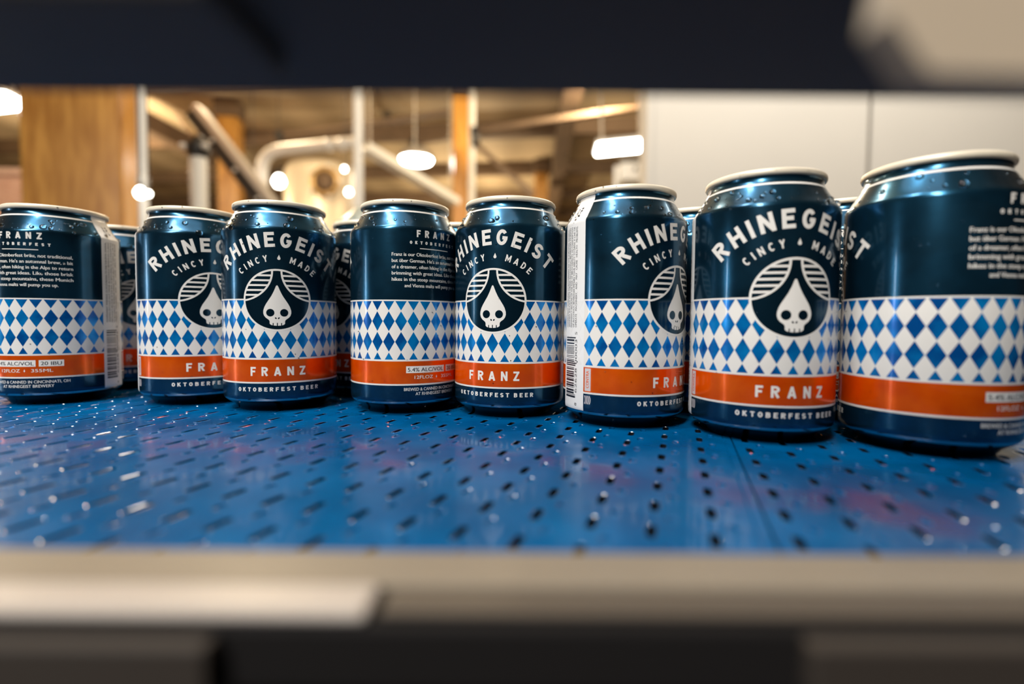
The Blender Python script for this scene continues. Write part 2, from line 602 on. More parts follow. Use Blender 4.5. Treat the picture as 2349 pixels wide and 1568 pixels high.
# small bare bulbs that show as bright discs
for px, py, dp, rr, lb in ((322, 443, 2.15, 0.020, 'small glowing bulb low beside the thick orange column'),
                           (341, 445, 2.2, 0.010, 'tiny dimmer bulb just right of the glowing bulb by the column'),
                           (581, 410, 4.0, 0.030, 'small glowing bulb beside the silver pipe elbow'),
                           (640, 417, 5.6, 0.060, 'glowing bulb in front of the pale brewing tank'),
                           (790, 388, 4.6, 0.018, 'small bulb between the tank and the white upright pipe'),
                           (800, 441, 4.8, 0.026, 'small bulb low beside the white upright pipe')):
    c = at(px, py, dp)
    o = empty('bare_bulb', c)
    tag(o, lb, 'bulb')
    MB().lathe([(0, -rr), (rr * 0.6, -rr * 0.8), (rr, 0), (rr * 0.75, rr * 0.7), (rr * 0.35, rr * 1.2), (0, rr * 1.3)], 20).build('glass', M['bulb'], o)
    MB().lathe([(0, rr * 1.15), (rr * 0.42, rr * 1.15), (rr * 0.42, rr * 2.0), (0, rr * 2.05)], 16).build('socket', M['black'], o)
    MB().tube([(0, 0, rr * 2), (0, 0, CEIL - c.z)], 0.0035, 8).build('flex', M['black'], o)

# cable tray sloping down to the slim column
a, b = at(836, 342, 4.6), at(1046, 468, 5.6)
o = empty('cable_tray', a)
tag(o, 'white cable tray sloping down to the slim timber column', 'tray')
v = b - a
MB().beam((0, 0, 0), v, 0.11, 0.016).build('tray_floor', M['white_pipe'], o)
sd = Vector((0, 0, 1)).cross(v.normalized()).normalized()
for s in (-1, 1):
    MB().beam(sd * 0.055 * s + Vector((0, 0, 0.02)), v + sd * 0.055 * s + Vector((0, 0, 0.02)), 0.012, 0.07).build('tray_side', M['white_pipe'], o)

for t in (0.05, 0.5, 0.92):
    p = v * t
    MB().tube([p, Vector((p.x, p.y, CEIL - a.z))], 0.006, 8).build('hanger', M['galv'], o)

# dark braces under the ceiling
for (p, q, dp, lb) in (((1088, 328), (1225, 446), 6.0, 'dark diagonal brace right of the slim timber column'),
                       ((1085, 303), (1500, 240), 5.6, 'long dark ceiling tie above the bright flat lamp'),
                       ((640, 312), (1030, 258), 6.3, 'long dark ceiling tie above the silver pipe and round lamp'),
                       ((885, 268), (945, 328), 7.4, 'dark short brace above the round pendant lamp'),
                       ((945, 328), (1020, 318), 7.4, 'dark level brace between the pendant lamp and the slim column')):
    a, b = at(*p, dp), at(*q, dp)
    o = empty('ceiling_brace', a)
    tag(o, lb, 'brace')
    MB().beam((0, 0, 0), b - a, 0.05, 0.07, (0, 1, 0)).build('bar', M['beam'], o)
    MB().beam((-0.02, 0, 0), Vector((0.06, 0, 0)), 0.09, 0.11, (0, 1, 0)).build('end_plate', M['black'], o)

# white control box and its conduit at the edge of the pale wall
a, b = at(1424, 414, 3.3), at(1482, 372, 3.3)
cx = (a.x + b.x) / 2
o = empty('control_box', (cx, 3.3, a.z))
tag(o, 'white control box at the left edge of the pale wall, under the flat lamp', 'box')
hw, hh = (b.x - a.x) / 2, b.z - a.z
MB().box((-hw, 0, 0), (hw, 0.10, hh), None, 0.012).build('case', M['white_pipe'], o)
MB().box((-hw * 0.85, -0.008, hh * 0.08), (hw * 0.85, 0.0, hh * 0.9), None, 0.002).build('cover', M['white_pipe'], o)
MB().lathe([(0, 0), (0.012, 0), (0.012, 0.012), (0, 0.012)], 14, Matrix.Translation((0.01, -0.006, hh * 0.62)) @ Matrix.Rotation(PI / 2, 4, 'X')).build('lock', M['seam'], o)
MB().box((-hw, 0.0, hh + 0.012), (hw * 0.8, 0.09, hh + 0.035)).build('rain_lip', M['seam'], o)
MB().tube([(-hw - 0.02, 0.05, -a.z), (-hw - 0.02, 0.05, hh * 0.9)], 0.016, 12).build('conduit', M['white_pipe'], o)
MB().box((-hw * 0.5, 0.10, -a.z), (hw * 0.5, 0.14, hh * 0.8)).build('stand', M['galv'], o)

# teal cone-topped filler hood peeping over the back cans
c = at(806, 470, 0.95)
o = empty('filler_hood', (c.x + 0.012, 0.98, BELT))
tag(o, 'small grey-green cone-topped hood behind the back can between two front cans', 'hood')
h = c.z - BELT
M['teal'] = mat('grey_green_enamel', (0.16, 0.21, 0.19), 0.35, Coat_Weight=0.5)
MB().lathe([(0, -BELT), (0.050, -BELT), (0.050, h - 0.03), (0.042, h - 0.026), (0.012, h + 0.002), (0.006, h + 0.004), (0, h + 0.004)], 40).build('cone', M['teal'], o)
MB().lathe([(0.050, h - 0.045), (0.0535, h - 0.043), (0.0535, h - 0.035), (0.050, h - 0.033)], 40).build('hood_band', M['steel'], o)

# ------------------------------------------------------------------ the belt
DROP = 1.6 * MM
GS = (53.35 + 1.6) / 53.35
U = Vector((0.9367, -0.3502))
W = Vector((0.3502, 0.9367))
UP, WP = 15.2, 18.5


def stadium(cx, cy, half_len, half_w, n=5):
    p = []
    for k in range(n + 1):
        a = PI * k / n
        p.append((cx + half_w * math.cos(a), cy + half_len - half_w + half_w * math.sin(a)))
    for k in range(n + 1):
        a = PI + PI * k / n
        p.append((cx + half_w * math.cos(a), cy - half_len + half_w + half_w * math.sin(a)))
    return p


def belt_cell():
    """one pitch of belt: a long slot and a short slot, each with a soft lip and deep walls"""
    P, Q = UP / 2, WP / 2
    cu, cw = -2.45, -WP / 4
    slots = [stadium(cu, cw, 4.35, 1.25), stadium(cu + 4.9, cw + WP / 2, 2.3, 1.0)]
    lips = [stadium(cu, cw, 4.6, 1.6), stadium(cu + 4.9, cw + WP / 2, 2.8, 1.5)]
    pts = [Vector(p) for p in ((-P, -Q), (P, -Q), (P, Q), (-P, Q))]
    faces = [[0, 1, 2, 3]]
    for s in lips:
        k = len(pts)
        pts += [Vector(p) for p in s]
        faces.append(list(range(k, k + len(s))))
    v, e, f, ov, oe, of = delaunay_2d_cdt(pts, [], faces, 0, 1e-5)
    verts = [(p.x, p.y, 0.0) for p in v]
    tris = [list(t) for t, o_ in zip(f, of) if o_ == [0]]
    sm = [False] * len(tris)
    dk = [0] * len(tris)
    for hole, (lp, s) in enumerate(zip(lips, slots)):
        n = len(s)
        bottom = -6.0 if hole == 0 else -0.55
        prev = None
        for ring_, z in ((lp, 0.0), ([((a[0] * 0.45 + b[0] * 0.55), (a[1] * 0.45 + b[1] * 0.55)) for a, b in zip(lp, s)], 0.17), (s, -0.05), (s, bottom)):
            k = len(verts)
            verts += [(p[0], p[1], z) for p in ring_]
            if prev is not None:
                for i in range(n):
                    j = (i + 1) % n
                    tris.append([prev + i, prev + j, k + j, k + i])
                    sm.append(z > 0)
                    dk.append(1 if z < -1 else 2)  # deep slot walls get near-black: their inner shade is painted in
            prev = k
        if hole:                          # the short one is only a dimple
            tris.append(list(range(k, k + n)))
            sm.append(False)
            dk.append(0)
    return verts, tris, sm, dk


def build_belt():
    cv, cf, cs, cd = belt_cell()
    V, Fc, S, D = [], [], [], []
    for mod, (u_off, w_off, j0, j1) in enumerate(((-10.5 + 2.45, 130.3 + WP / 4, -34, 1), (24.0 + 2.45, 136.4 + WP / 4, 0, 13))):
        for j in range(j0, j1 + 1):
            for i in range(-7, 24):
                uo, wo = u_off + UP * j, w_off + WP * i
                if (U * uo + W * wo).y < 97:
                    continue
                k = len(V)
                for (a, b, z) in cv:
                    u = uo + a - 0.035 * (wo + b - 130)
                    ww = wo + b
                    p = (U * u + W * ww) * GS
                    V.append((p.x * MM, p.y * MM, z * MM))
                Fc += [[q + k for q in t] for t in cf]
                S += cs
                D += cd
    me = bpy.data.meshes.new('belt_surface')
    me.from_pydata(V, [], Fc)
    me.polygons.foreach_set('use_smooth', S)
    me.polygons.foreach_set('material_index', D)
    bm = bmesh.new()
    bm.from_mesh(me)
    bmesh.ops.remove_doubles(bm, verts=bm.verts[:], dist=2e-6)
    bm.to_mesh(me)
    bm.free()
    return me


n = N('wet_blue_belt')
co = n.coords()
f1 = n.noise(22, 4, co)
f2 = n.noise(70, 3, co)
n.set(Base_Color=n.mix(n.ramp(f1, [(0.35, 0.0), (0.65, 1.0)]), (0.0, 0.062, 0.19), (0.0, 0.105, 0.29)),
      Roughness=n.fmix(f2, 0.16, 0.30), Specular_IOR_Level=0.10, Coat_Weight=n.ramp(n.noise(30, 3, co), [(0.49, 0.015), (0.62, 0.72)]), Coat_Roughness=0.09, Coat_IOR=1.33)
mpn = n.node('ShaderNodeMapping')
mpn.inputs['Scale'].default_value = (1.0, 0.5, 1.0)
n.link(co, mpn.inputs['Vector'])
n.bump(n.noise(60, 2, mpn.outputs[0]), 0.35, 0.0016)
M['belt'] = n.m
M['bed'] = mat('belt_bed', (0.008, 0.009, 0.012), 0.8, Specular_IOR_Level=0.05)  # also on the slot walls, as painted-in shade
belt = empty('conveyor_belt', (0, 0, BELT - DROP))
tag(belt, 'wet blue plastic conveyor belt with staggered slots under the cans', 'conveyor')
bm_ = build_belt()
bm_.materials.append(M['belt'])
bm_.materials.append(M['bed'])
M['lip'] = mat('wet_slot_lip', (0.001, 0.10, 0.28), 0.07, Coat_Weight=0.8, Coat_Roughness=0.03)
bm_.materials.append(M['lip'])
bo = link(bpy.data.objects.new('belt_surface', bm_), belt)
# strip that closes the gap between the two belt modules, and the bed below


def uw(u, w_, z=0):
    u = u - 0.035 * (w_ - 130)
    p = (U * u + W * w_) * GS
    return (p.x * MM, p.y * MM, z * MM)


g0, g1 = -10.5 + 2.45 + UP * 1.5, 24.0 + 2.45 - UP / 2
mesh_obj('module_joint', [uw(g0, 84, -0.6), uw(g1, 84, -0.6), uw(g1, 560, -0.6), uw(g0, 560, -0.6), uw(g0 + 0.7, 84, 0), uw(g1 - 0.7, 84, 0), uw(g1 - 0.7, 560, 0), uw(g0 + 0.7, 560, 0)],
         [(4, 5, 6, 7), (0, 4, 7, 3), (5, 1, 2, 6)], M['belt'], belt)
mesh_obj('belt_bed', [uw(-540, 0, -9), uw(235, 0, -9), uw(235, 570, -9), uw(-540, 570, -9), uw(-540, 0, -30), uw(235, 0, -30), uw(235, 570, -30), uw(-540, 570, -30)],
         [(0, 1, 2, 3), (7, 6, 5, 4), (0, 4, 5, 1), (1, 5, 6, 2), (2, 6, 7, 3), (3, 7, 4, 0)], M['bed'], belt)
for k, (u, w_) in enumerate(((-520, 60), (-520, 540), (190, 60), (190, 540))):
    q = Vector(uw(u, w_))
    MB().box((q.x - 0.03, q.y - 0.03, -BELT + DROP), (q.x + 0.03, q.y + 0.03, -0.03)).build('leg', M['galv'], belt)

# ------------------------------------------------------------------ near rails the picture is taken through
M['rail_top'] = mat('cream_wear_strip', (0.235, 0.20, 0.155), 0.45, var=0.08, scale=60)
M['rail_bright'] = mat('pale_wear_strip', (0.46, 0.41, 0.37), 0.4, var=0.05, scale=60)
M['rail_dark'] = mat('black_rail', (0.008, 0.007, 0.007), 0.7, Specular_IOR_Level=0.2)
M['rail_brown'] = mat('brown_block', (0.030, 0.023, 0.018), 0.6)
M['bar_dark'] = mat('dark_painted_bar', (0.026, 0.018, 0.012), 0.6)
M['cream_block'] = mat('cream_plastic_block', (0.47, 0.38, 0.28), 0.5)

zr = BELT + 10 * MM
o = empty('guide_rail', (0, 0.080, BELT))
tag(o, 'blurred pale-topped guide rail crossing the bottom of the picture', 'rail')
MB().box((-0.30, -0.009, -0.0012), (0.30, 0.012, 0.0090), None, 0.0008).build('rail_body', M['rail_dark'], o)
MB().box((-0.30, 0.000, 0.0090), (0.30, 0.012, 0.0104), None, 0.0006).build('wear_strip', M['rail_top'], o)
MB().box((-0.30, -0.0085, 0.0090), (-0.021, -0.0003, 0.0108), None, 0.0008).build('wear_strip', M['rail_bright'], o)
MB().box((-0.0195, -0.0070, 0.0090), (0.30, -0.0003, 0.0100), None, 0.0006).build('wear_strip', mat('darker_brown_strip', (0.085, 0.068, 0.052), 0.55), o)  # front strip in a darker brown towards the right
MB().box((-0.12, -0.0125, 0.0003), (-0.042, -0.0092, 0.0080), None, 0.0006).build('brown_side_block', M['rail_brown'], o)  # brown block, a little paler than the rail body
MB().box((0.042, -0.0125, 0.0003), (0.12, -0.0092, 0.0085), None, 0.0006).build('brown_side_block', M['rail_brown'], o)

zb = EYE + 41.2 * MM
o = empty('overhead_bar', (0, 0.082, zb))
tag(o, 'blurred dark bar crossing the top of the picture', 'rail')
MB().box((-0.34, -0.024, 0.0), (0.34, 0.013, 0.030), None, 0.001).build('bar', M['bar_dark'], o)
for s in (-1, 1):
    MB().box((s * 0.33 - 0.008, -0.010, -(zb - BELT)), (s * 0.33 + 0.008, 0.011, 0.001), None, 0.001).build('post', M['bar_dark'], o)
MB().box((-0.075, -0.022, -0.0035), (-0.036, 0.000, 0.0002), None, 0.001).build('brown_side_block', M['rail_brown'], o)  # brown block, slightly paler than the bar
cb = Vector((0.0, 0.082, zb))
v = []
outline = [(39.5, 32.5), (44, 26.6), (94, 25.4), (94, 64), (52, 64), (41, 42)]
k = len(outline)
for yy in (0.0545, 0.0590):
    v += [Vector((px_ * MM, yy, EYE + pz * MM)) - cb for px_, pz in outline]
fc = [list(range(k)), list(reversed(range(k, 2 * k)))] + [[i, i + k, (i + 1) % k + k, (i + 1) % k] for i in range(k)]
mesh_obj('cream_block', v, fc, M['cream_block'], o)

# ------------------------------------------------------------------ print on the cans
R = 33.05
PROFILE = [(0.0, 9.0), (10.0, 7.4), (17.5, 3.6), (21.4, -0.2), (22.9, -1.4), (23.8, -1.6), (24.7, -1.3), (25.6, -0.2), (26.6, 1.2), (28.6, 2.7),
           (30.6, 4.0), (31.9, 5.1), (32.6, 6.0), (32.95, 7.1), (33.05, 8.6), (33.05, 60.0), (33.05, 103.9), (33.0, 104.7), (32.78, 105.5), (32.35, 106.2), (31.75, 106.95),
           (30.0, 109.7), (28.4, 112.3), (27.45, 113.9), (26.9, 115.0), (26.5, 115.8), (26.1, 116.5), (25.8, 117.3), (25.7, 118.2), (25.85, 119.0), (26.0, 120.2)]
UPPER = [p for p in PROFILE if p[1] > 8.5 and p[0] > 25 or p == (33.05, 8.6)]


def rad(z):
    for (r0, z0), (r1, z1) in zip(UPPER[:-1], UPPER[1:]):
        if z0 <= z <= z1:
            return r0 + (r1 - r0) * (z - z0) / (z1 - z0)
    return R


def wrap(name, verts2, faces, m, parent, eps, azc=0.0):
    """lay flat print (mm along the girth, mm above the base) on the can wall"""
    V, NR = [], []
    for x, z in verts2:
        a = azc + x / R
        r = rad(z) + eps
        V.append((r * math.cos(a) * MM, r * math.sin(a) * MM, z * MM))
        NR.append((math.cos(a), math.sin(a), 0.0))
    me = bpy.data.meshes.new(name)
    me.from_pydata(V, [], faces)
    me.materials.append(m)
    me.polygons.foreach_set('use_smooth', [True] * len(faces))
    me.validate()
    # face outwards
    bad = sum(1 for p in me.polygons if p.normal.dot(Vector((p.center.x, p.center.y, 0))) < 0)
    if bad > len(me.polygons) / 2:
        me.flip_normals()
    me.normals_split_custom_set_from_vertices([NR[i] for i in range(len(me.vertices))])
    return link(bpy.data.objects.new(name, me), parent)


def ccw(p):
    a = sum(p[i][0] * p[(i + 1) % len(p)][1] - p[(i + 1) % len(p)][0] * p[i][1] for i in range(len(p)))
    return p if a > 0 else p[::-1]


def union(add, sub=(), step=1.1):
    """union of polygons minus others, cut into narrow columns so it can be wrapped"""
    pts, faces = [], []
    for poly in list(add) + list(sub):
        poly = ccw(list(poly))
        k = len(pts)
        pts += [Vector(p) for p in poly]
        faces.append(list(range(k, k + len(poly))))
    x0, x1 = min(p.x for p in pts), max(p.x for p in pts)
    y0, y1 = min(p.y for p in pts) - 0.1, max(p.y for p in pts) + 0.1
    edges = []
    g = math.ceil(x0 / step) * step + 0.013
    while g < x1:
        edges.append((len(pts), len(pts) + 1))
        pts += [Vector((g, y0)), Vector((g, y1))]
        g += step
    v, e, f, ov, oe, of = delaunay_2d_cdt(pts, edges, faces, 0, 1e-5)
    na = len(add)
    polys = [list(p) for p in add] + [list(p) for p in sub]
    boxes = [(min(q[0] for q in p), max(q[0] for q in p), min(q[1] for q in p), max(q[1] for q in p)) for p in polys]

    def inside(x, y):
        hit = False
        for k, (bx, p) in enumerate(zip(boxes, polys)):
            if (k < na and hit) or not (bx[0] <= x <= bx[1] and bx[2] <= y <= bx[3]):
                continue
            c_, j = False, len(p) - 1
            for i in range(len(p)):
                if (p[i][1] > y) != (p[j][1] > y) and x < (p[j][0] - p[i][0]) * (y - p[i][1]) / (p[j][1] - p[i][1]) + p[i][0]:
                    c_ = not c_
                j = i
            if c_:
                if k >= na:
                    return False
                hit = True
        return hit
    keep = []
    for t in f:
        a, b, c_ = (v[i] for i in t)
        if inside((a.x + b.x + c_.x) / 3, (a.y + b.y + c_.y) / 3):
            keep.append(list(t))
    used = sorted({i for t in keep for i in t})
    ix = {u: i for i, u in enumerate(used)}
    return [(v[u].x, v[u].y) for u in used], [[ix[i] for i in t] for t in keep]


def stroke(pts, t, closed=False):
    """quads of a pen stroke of width t along a polyline"""
    n = len(pts)
    P = [Vector(p) for p in pts]
    L, Rr = [], []
    for i in range(n):
        if closed:
            a, b = (P[i] - P[i - 1]).normalized(), (P[(i + 1) % n] - P[i]).normalized()
        else:
            a = (P[i] - P[i - 1]).normalized() if i else (P[1] - P[0]).normalized()
            b = (P[i + 1] - P[i]).normalized() if i < n - 1 else a
        na, nb = Vector((-a.y, a.x)), Vector((-b.y, b.x))
        m = (na + nb)
        m = m.normalized() if m.length > 1e-6 else na
        k = min(2.2, 1 / max(0.3, m.dot(na)))
        L.append(P[i] + m * t / 2 * k)
        Rr.append(P[i] - m * t / 2 * k)
    out = []
    for i in range(n if closed else n - 1):
        j = (i + 1) % n
        out.append([tuple(L[i]), tuple(Rr[i]), tuple(Rr[j]), tuple(L[j])])
    return out


def arc(cx, cy, rx, ry, a0, a1, n=12):
    return [(cx + rx * math.cos(math.radians(a0 + (a1 - a0) * k / n)), cy + ry * math.sin(math.radians(a0 + (a1 - a0) * k / n))) for k in range(n + 1)]


def glyph(ch, t, ws=1.0):
    """block capital, height 1; returns pen strokes and advance width"""
    h = t / 2
    b, T = h, 1 - h                       # lowest and highest pen centre
    wd = {'I': t, 'M': 0.80, 'N': 0.66, 'E': 0.58, 'F': 0.56, 'T': 0.62, 'S': 0.60, 'Z': 0.60, 'A': 0.70, 'Y': 0.66, 'K': 0.64}.get(ch, 0.64)
    if ch != 'I':
        wd *= ws
    l, r, c = h, wd - h, wd / 2
    S = []
    if ch == 'I':
        S = [[(c, 0), (c, 1)]]
    elif ch == 'R':
        S = [[(l, 0), (l, 1)], [(l, T), (c, T)] + arc(c, 0.71, r - c, T - 0.71, 90, -90, 8)[1:] + [(l, 0.71 - (T - 0.71))], [(c * 1.0, 0.44), (r + h * 0.1, 0)]]
    elif ch == 'H':
        S = [[(l, 0), (l, 1)], [(r, 0), (r, 1)], [(l, 0.5), (r, 0.5)]]
    elif ch == 'N':
        S = [[(l, 0), (l, 1)], [(r, 0), (r, 1)], [(l, 1 - h * 0.4), (r, h * 0.4)]]
    elif ch == 'M':
        S = [[(l, 0), (l, 1)], [(r, 0), (r, 1)], [(l, 1 - h * 0.4), (c, 0.28), (r, 1 - h * 0.4)]]
    elif ch == 'E':
        S = [[(l, 0), (l, 1)], [(l, T), (wd, T)], [(l, b), (wd, b)], [(l, 0.52), (wd * 0.88, 0.52)]]
    elif ch == 'F':
        S = [[(l, 0), (l, 1)], [(l, T), (wd, T)], [(l, 0.50), (wd * 0.88, 0.50)]]
    elif ch == 'T':
        S = [[(c, 0), (c, 1)], [(0, T), (wd, T)]]
    elif ch == 'G':
        S = [arc(c, 0.5, r - c, T - 0.5, 42, 350, 22), [(r + h, 0.47), (c + 0.03, 0.47)]]
    elif ch == 'C':
        S = [arc(c, 0.5, r - c, T - 0.5, 45, 315, 18)]
    elif ch == 'O':
        S = [('loop', arc(c, 0.5, r - c, T - 0.5, 0, 345, 23))]
    elif ch == 'D':
        S = [[(l, 0), (l, 1)], [(l, T), (c * 0.8, T)] + arc(c * 0.8, 0.5, r - c * 0.8, T - 0.5, 90, -90, 10)[1:] + [(l, b)]]
    elif ch == 'B':
        S = [[(l, 0), (l, 1)], [(l, T), (c, T)] + arc(c, 0.74, r - c - 0.02, T - 0.74, 90, -90, 6)[1:] + [(l, 0.74 - (T - 0.74))],
             [(l, 0.52), (c, 0.52)] + arc(c, (0.52 + b) / 2, r - c, (0.52 - b) / 2, 90, -90, 6)[1:] + [(l, b)]]
    elif ch == 'S':
        q = (0.5 - b) / 2
        S = [arc(c, 0.5 + q, r - c, q, 20, 180, 9) + arc(c, 0.5 + q, r - c, q, 180, 270, 5)[1:] + arc(c, 0.5 - q, r - c, q, 90, 0, 5)[1:] + arc(c, 0.5 - q, r - c, q, 0, -160, 9)[1:]]
    elif ch == 'Z':
        S = [[(0, T), (wd, T)], [(r - h * 0.1, T), (l + h * 0.1, b)], [(0, b), (wd, b)]]
    elif ch == 'A':
        S = [[(l * 0.9, 0), (c, 1 - h * 0.3)], [(wd - l * 0.9, 0), (c, 1 - h * 0.3)], [(c - 0.2, 0.27), (c + 0.2, 0.27)]]
    elif ch == 'Y':
        S = [[(l, 1), (c, 0.46)], [(r, 1), (c, 0.46)], [(c, 0), (c, 0.5)]]
    elif ch == 'K':
        S = [[(l, 0), (l, 1)], [(r, 1), (l, 0.40)], [(c * 0.85, 0.56), (r + h * 0.2, 0)]]
    quads = []
    for s in S:
        quads += stroke(s[1], t, True) if s[0] == 'loop' else stroke(s, t)
    return quads, wd


def word_flat(txt, t, height, track, width, z0):
    """polygons of a straight word centred on x = 0 and fitted to a width"""
    x, polys = 0.0, []
    for ch in txt:
        if ch == ' ':
            x += 0.45
            continue
        q, wd = glyph(ch, t)
        polys += [[(p[0] + x, p[1]) for p in poly] for poly in q]
        x += wd + track
    L = x - track
    kx = width / L
    return [[((p[0] - L / 2) * kx, z0 + p[1] * height) for p in poly] for poly in polys]


def word_arch(txt, t, height, track, rho, zc, half, xs=1.0, ws=1.0):
    """polygons of a word on an arch; rho = baseline radius about (0, zc); half = half the span in radians"""
    x, out = 0.0, []
    for ch in txt:
        if ch in ' .':
            out.append((ch, None, x, 0.36))
            x += 0.36 + track
            continue
        q, wd = glyph(ch, t, ws)
        out.append((ch, q, x, wd))
        x += wd + track
    L = x - track
    polys = []
    for ch, q, xo, wd in out:
        th = ((xo + wd / 2) / L - 0.5) * 2 * half
        if ch == '.':
            q = [drop(0.5, 0.55)]
            wd = 1.0
        if q is None:
            continue
        c_, s_ = math.cos(-th), math.sin(-th)
        for poly in q:
            pp = []
            for p in poly:
                lx, ly = (p[0] - wd / 2) * height, p[1] * height
                X, Y = lx, rho + ly
                pp.append(((X * c_ - Y * s_) * xs, zc + X * s_ + Y * c_))
            polys.append(pp)
    return polys


def drop(cx, cy, s=0.30):
    p = [(cx, cy + s * 1.5)]
    p += [(cx + s * 0.75 * math.cos(a), cy - s * 0.35 + s * 0.75 * math.sin(a)) for a in [math.radians(28 - (236) * k / 12) for k in range(13)]]
    return p


_fc = {}


def font_mesh(txt, bold=0.0, res=3):
    key = (txt, bold, res)
    if key in _fc:
        return _fc[key]
    cu = bpy.data.curves.new('print_text', 'FONT')
    cu.body = txt
    cu.size = 1.0
    cu.resolution_u = res
    cu.offset = bold
    ob = bpy.data.objects.new('print_text', cu)
    COL.objects.link(ob)
    dg = bpy.context.evaluated_depsgraph_get()
    me = ob.evaluated_get(dg).to_mesh()
    V = [(v.co.x, v.co.y) for v in me.vertices]
    Fs = [list(p.vertices) for p in me.polygons]
    ob.evaluated_get(dg).to_mesh_clear()
    bpy.data.objects.remove(ob)
    bpy.data.curves.remove(cu)
    _fc[key] = (V, Fs)
    return V, Fs


class Print:
    """collects several pieces of small print into one mesh"""

    def __init__(self):
        self.v, self.f = [], []

    def add(self, V, Fs):
        k = len(self.v)
        self.v += V
        self.f += [[i + k for i in t] for t in Fs]

    def text(self, txt, x0, x1, z, cap, bold=0.02, vertical=False, res=3, align='fit'):
        V, Fs = font_mesh(txt, 0.0, res)
        if bold:                          # a heavier face: the same outline set twice, a hair apart
            Fs = Fs + [[i + len(V) for i in t] for t in Fs]
            V = [(p[0] - bold, p[1]) for p in V] + [(p[0] + bold, p[1]) for p in V]
        a, b = min(p[0] for p in V), max(p[0] for p in V)
        s = cap / 0.69
        if align == 'fit':
            V2 = [(x0 + (p[0] - a) / (b - a) * (x1 - x0), z + p[1] * s) for p in V]
        if vertical:                      # reads upwards; x0..x1 run along z, z is the girth position
            V2 = [(z - p[1] * s, x0 + (p[0] - a) / (b - a) * (x1 - x0)) for p in V]
        self.add(V2, Fs)

    def rect(self, x0, z0, x1, z1, n=1):
        V, Fs = union([[(x0, z0), (x1, z0), (x1, z1), (x0, z1)]])
        self.add(V, Fs)


DEG = R * PI / 180                # mm of girth per degree


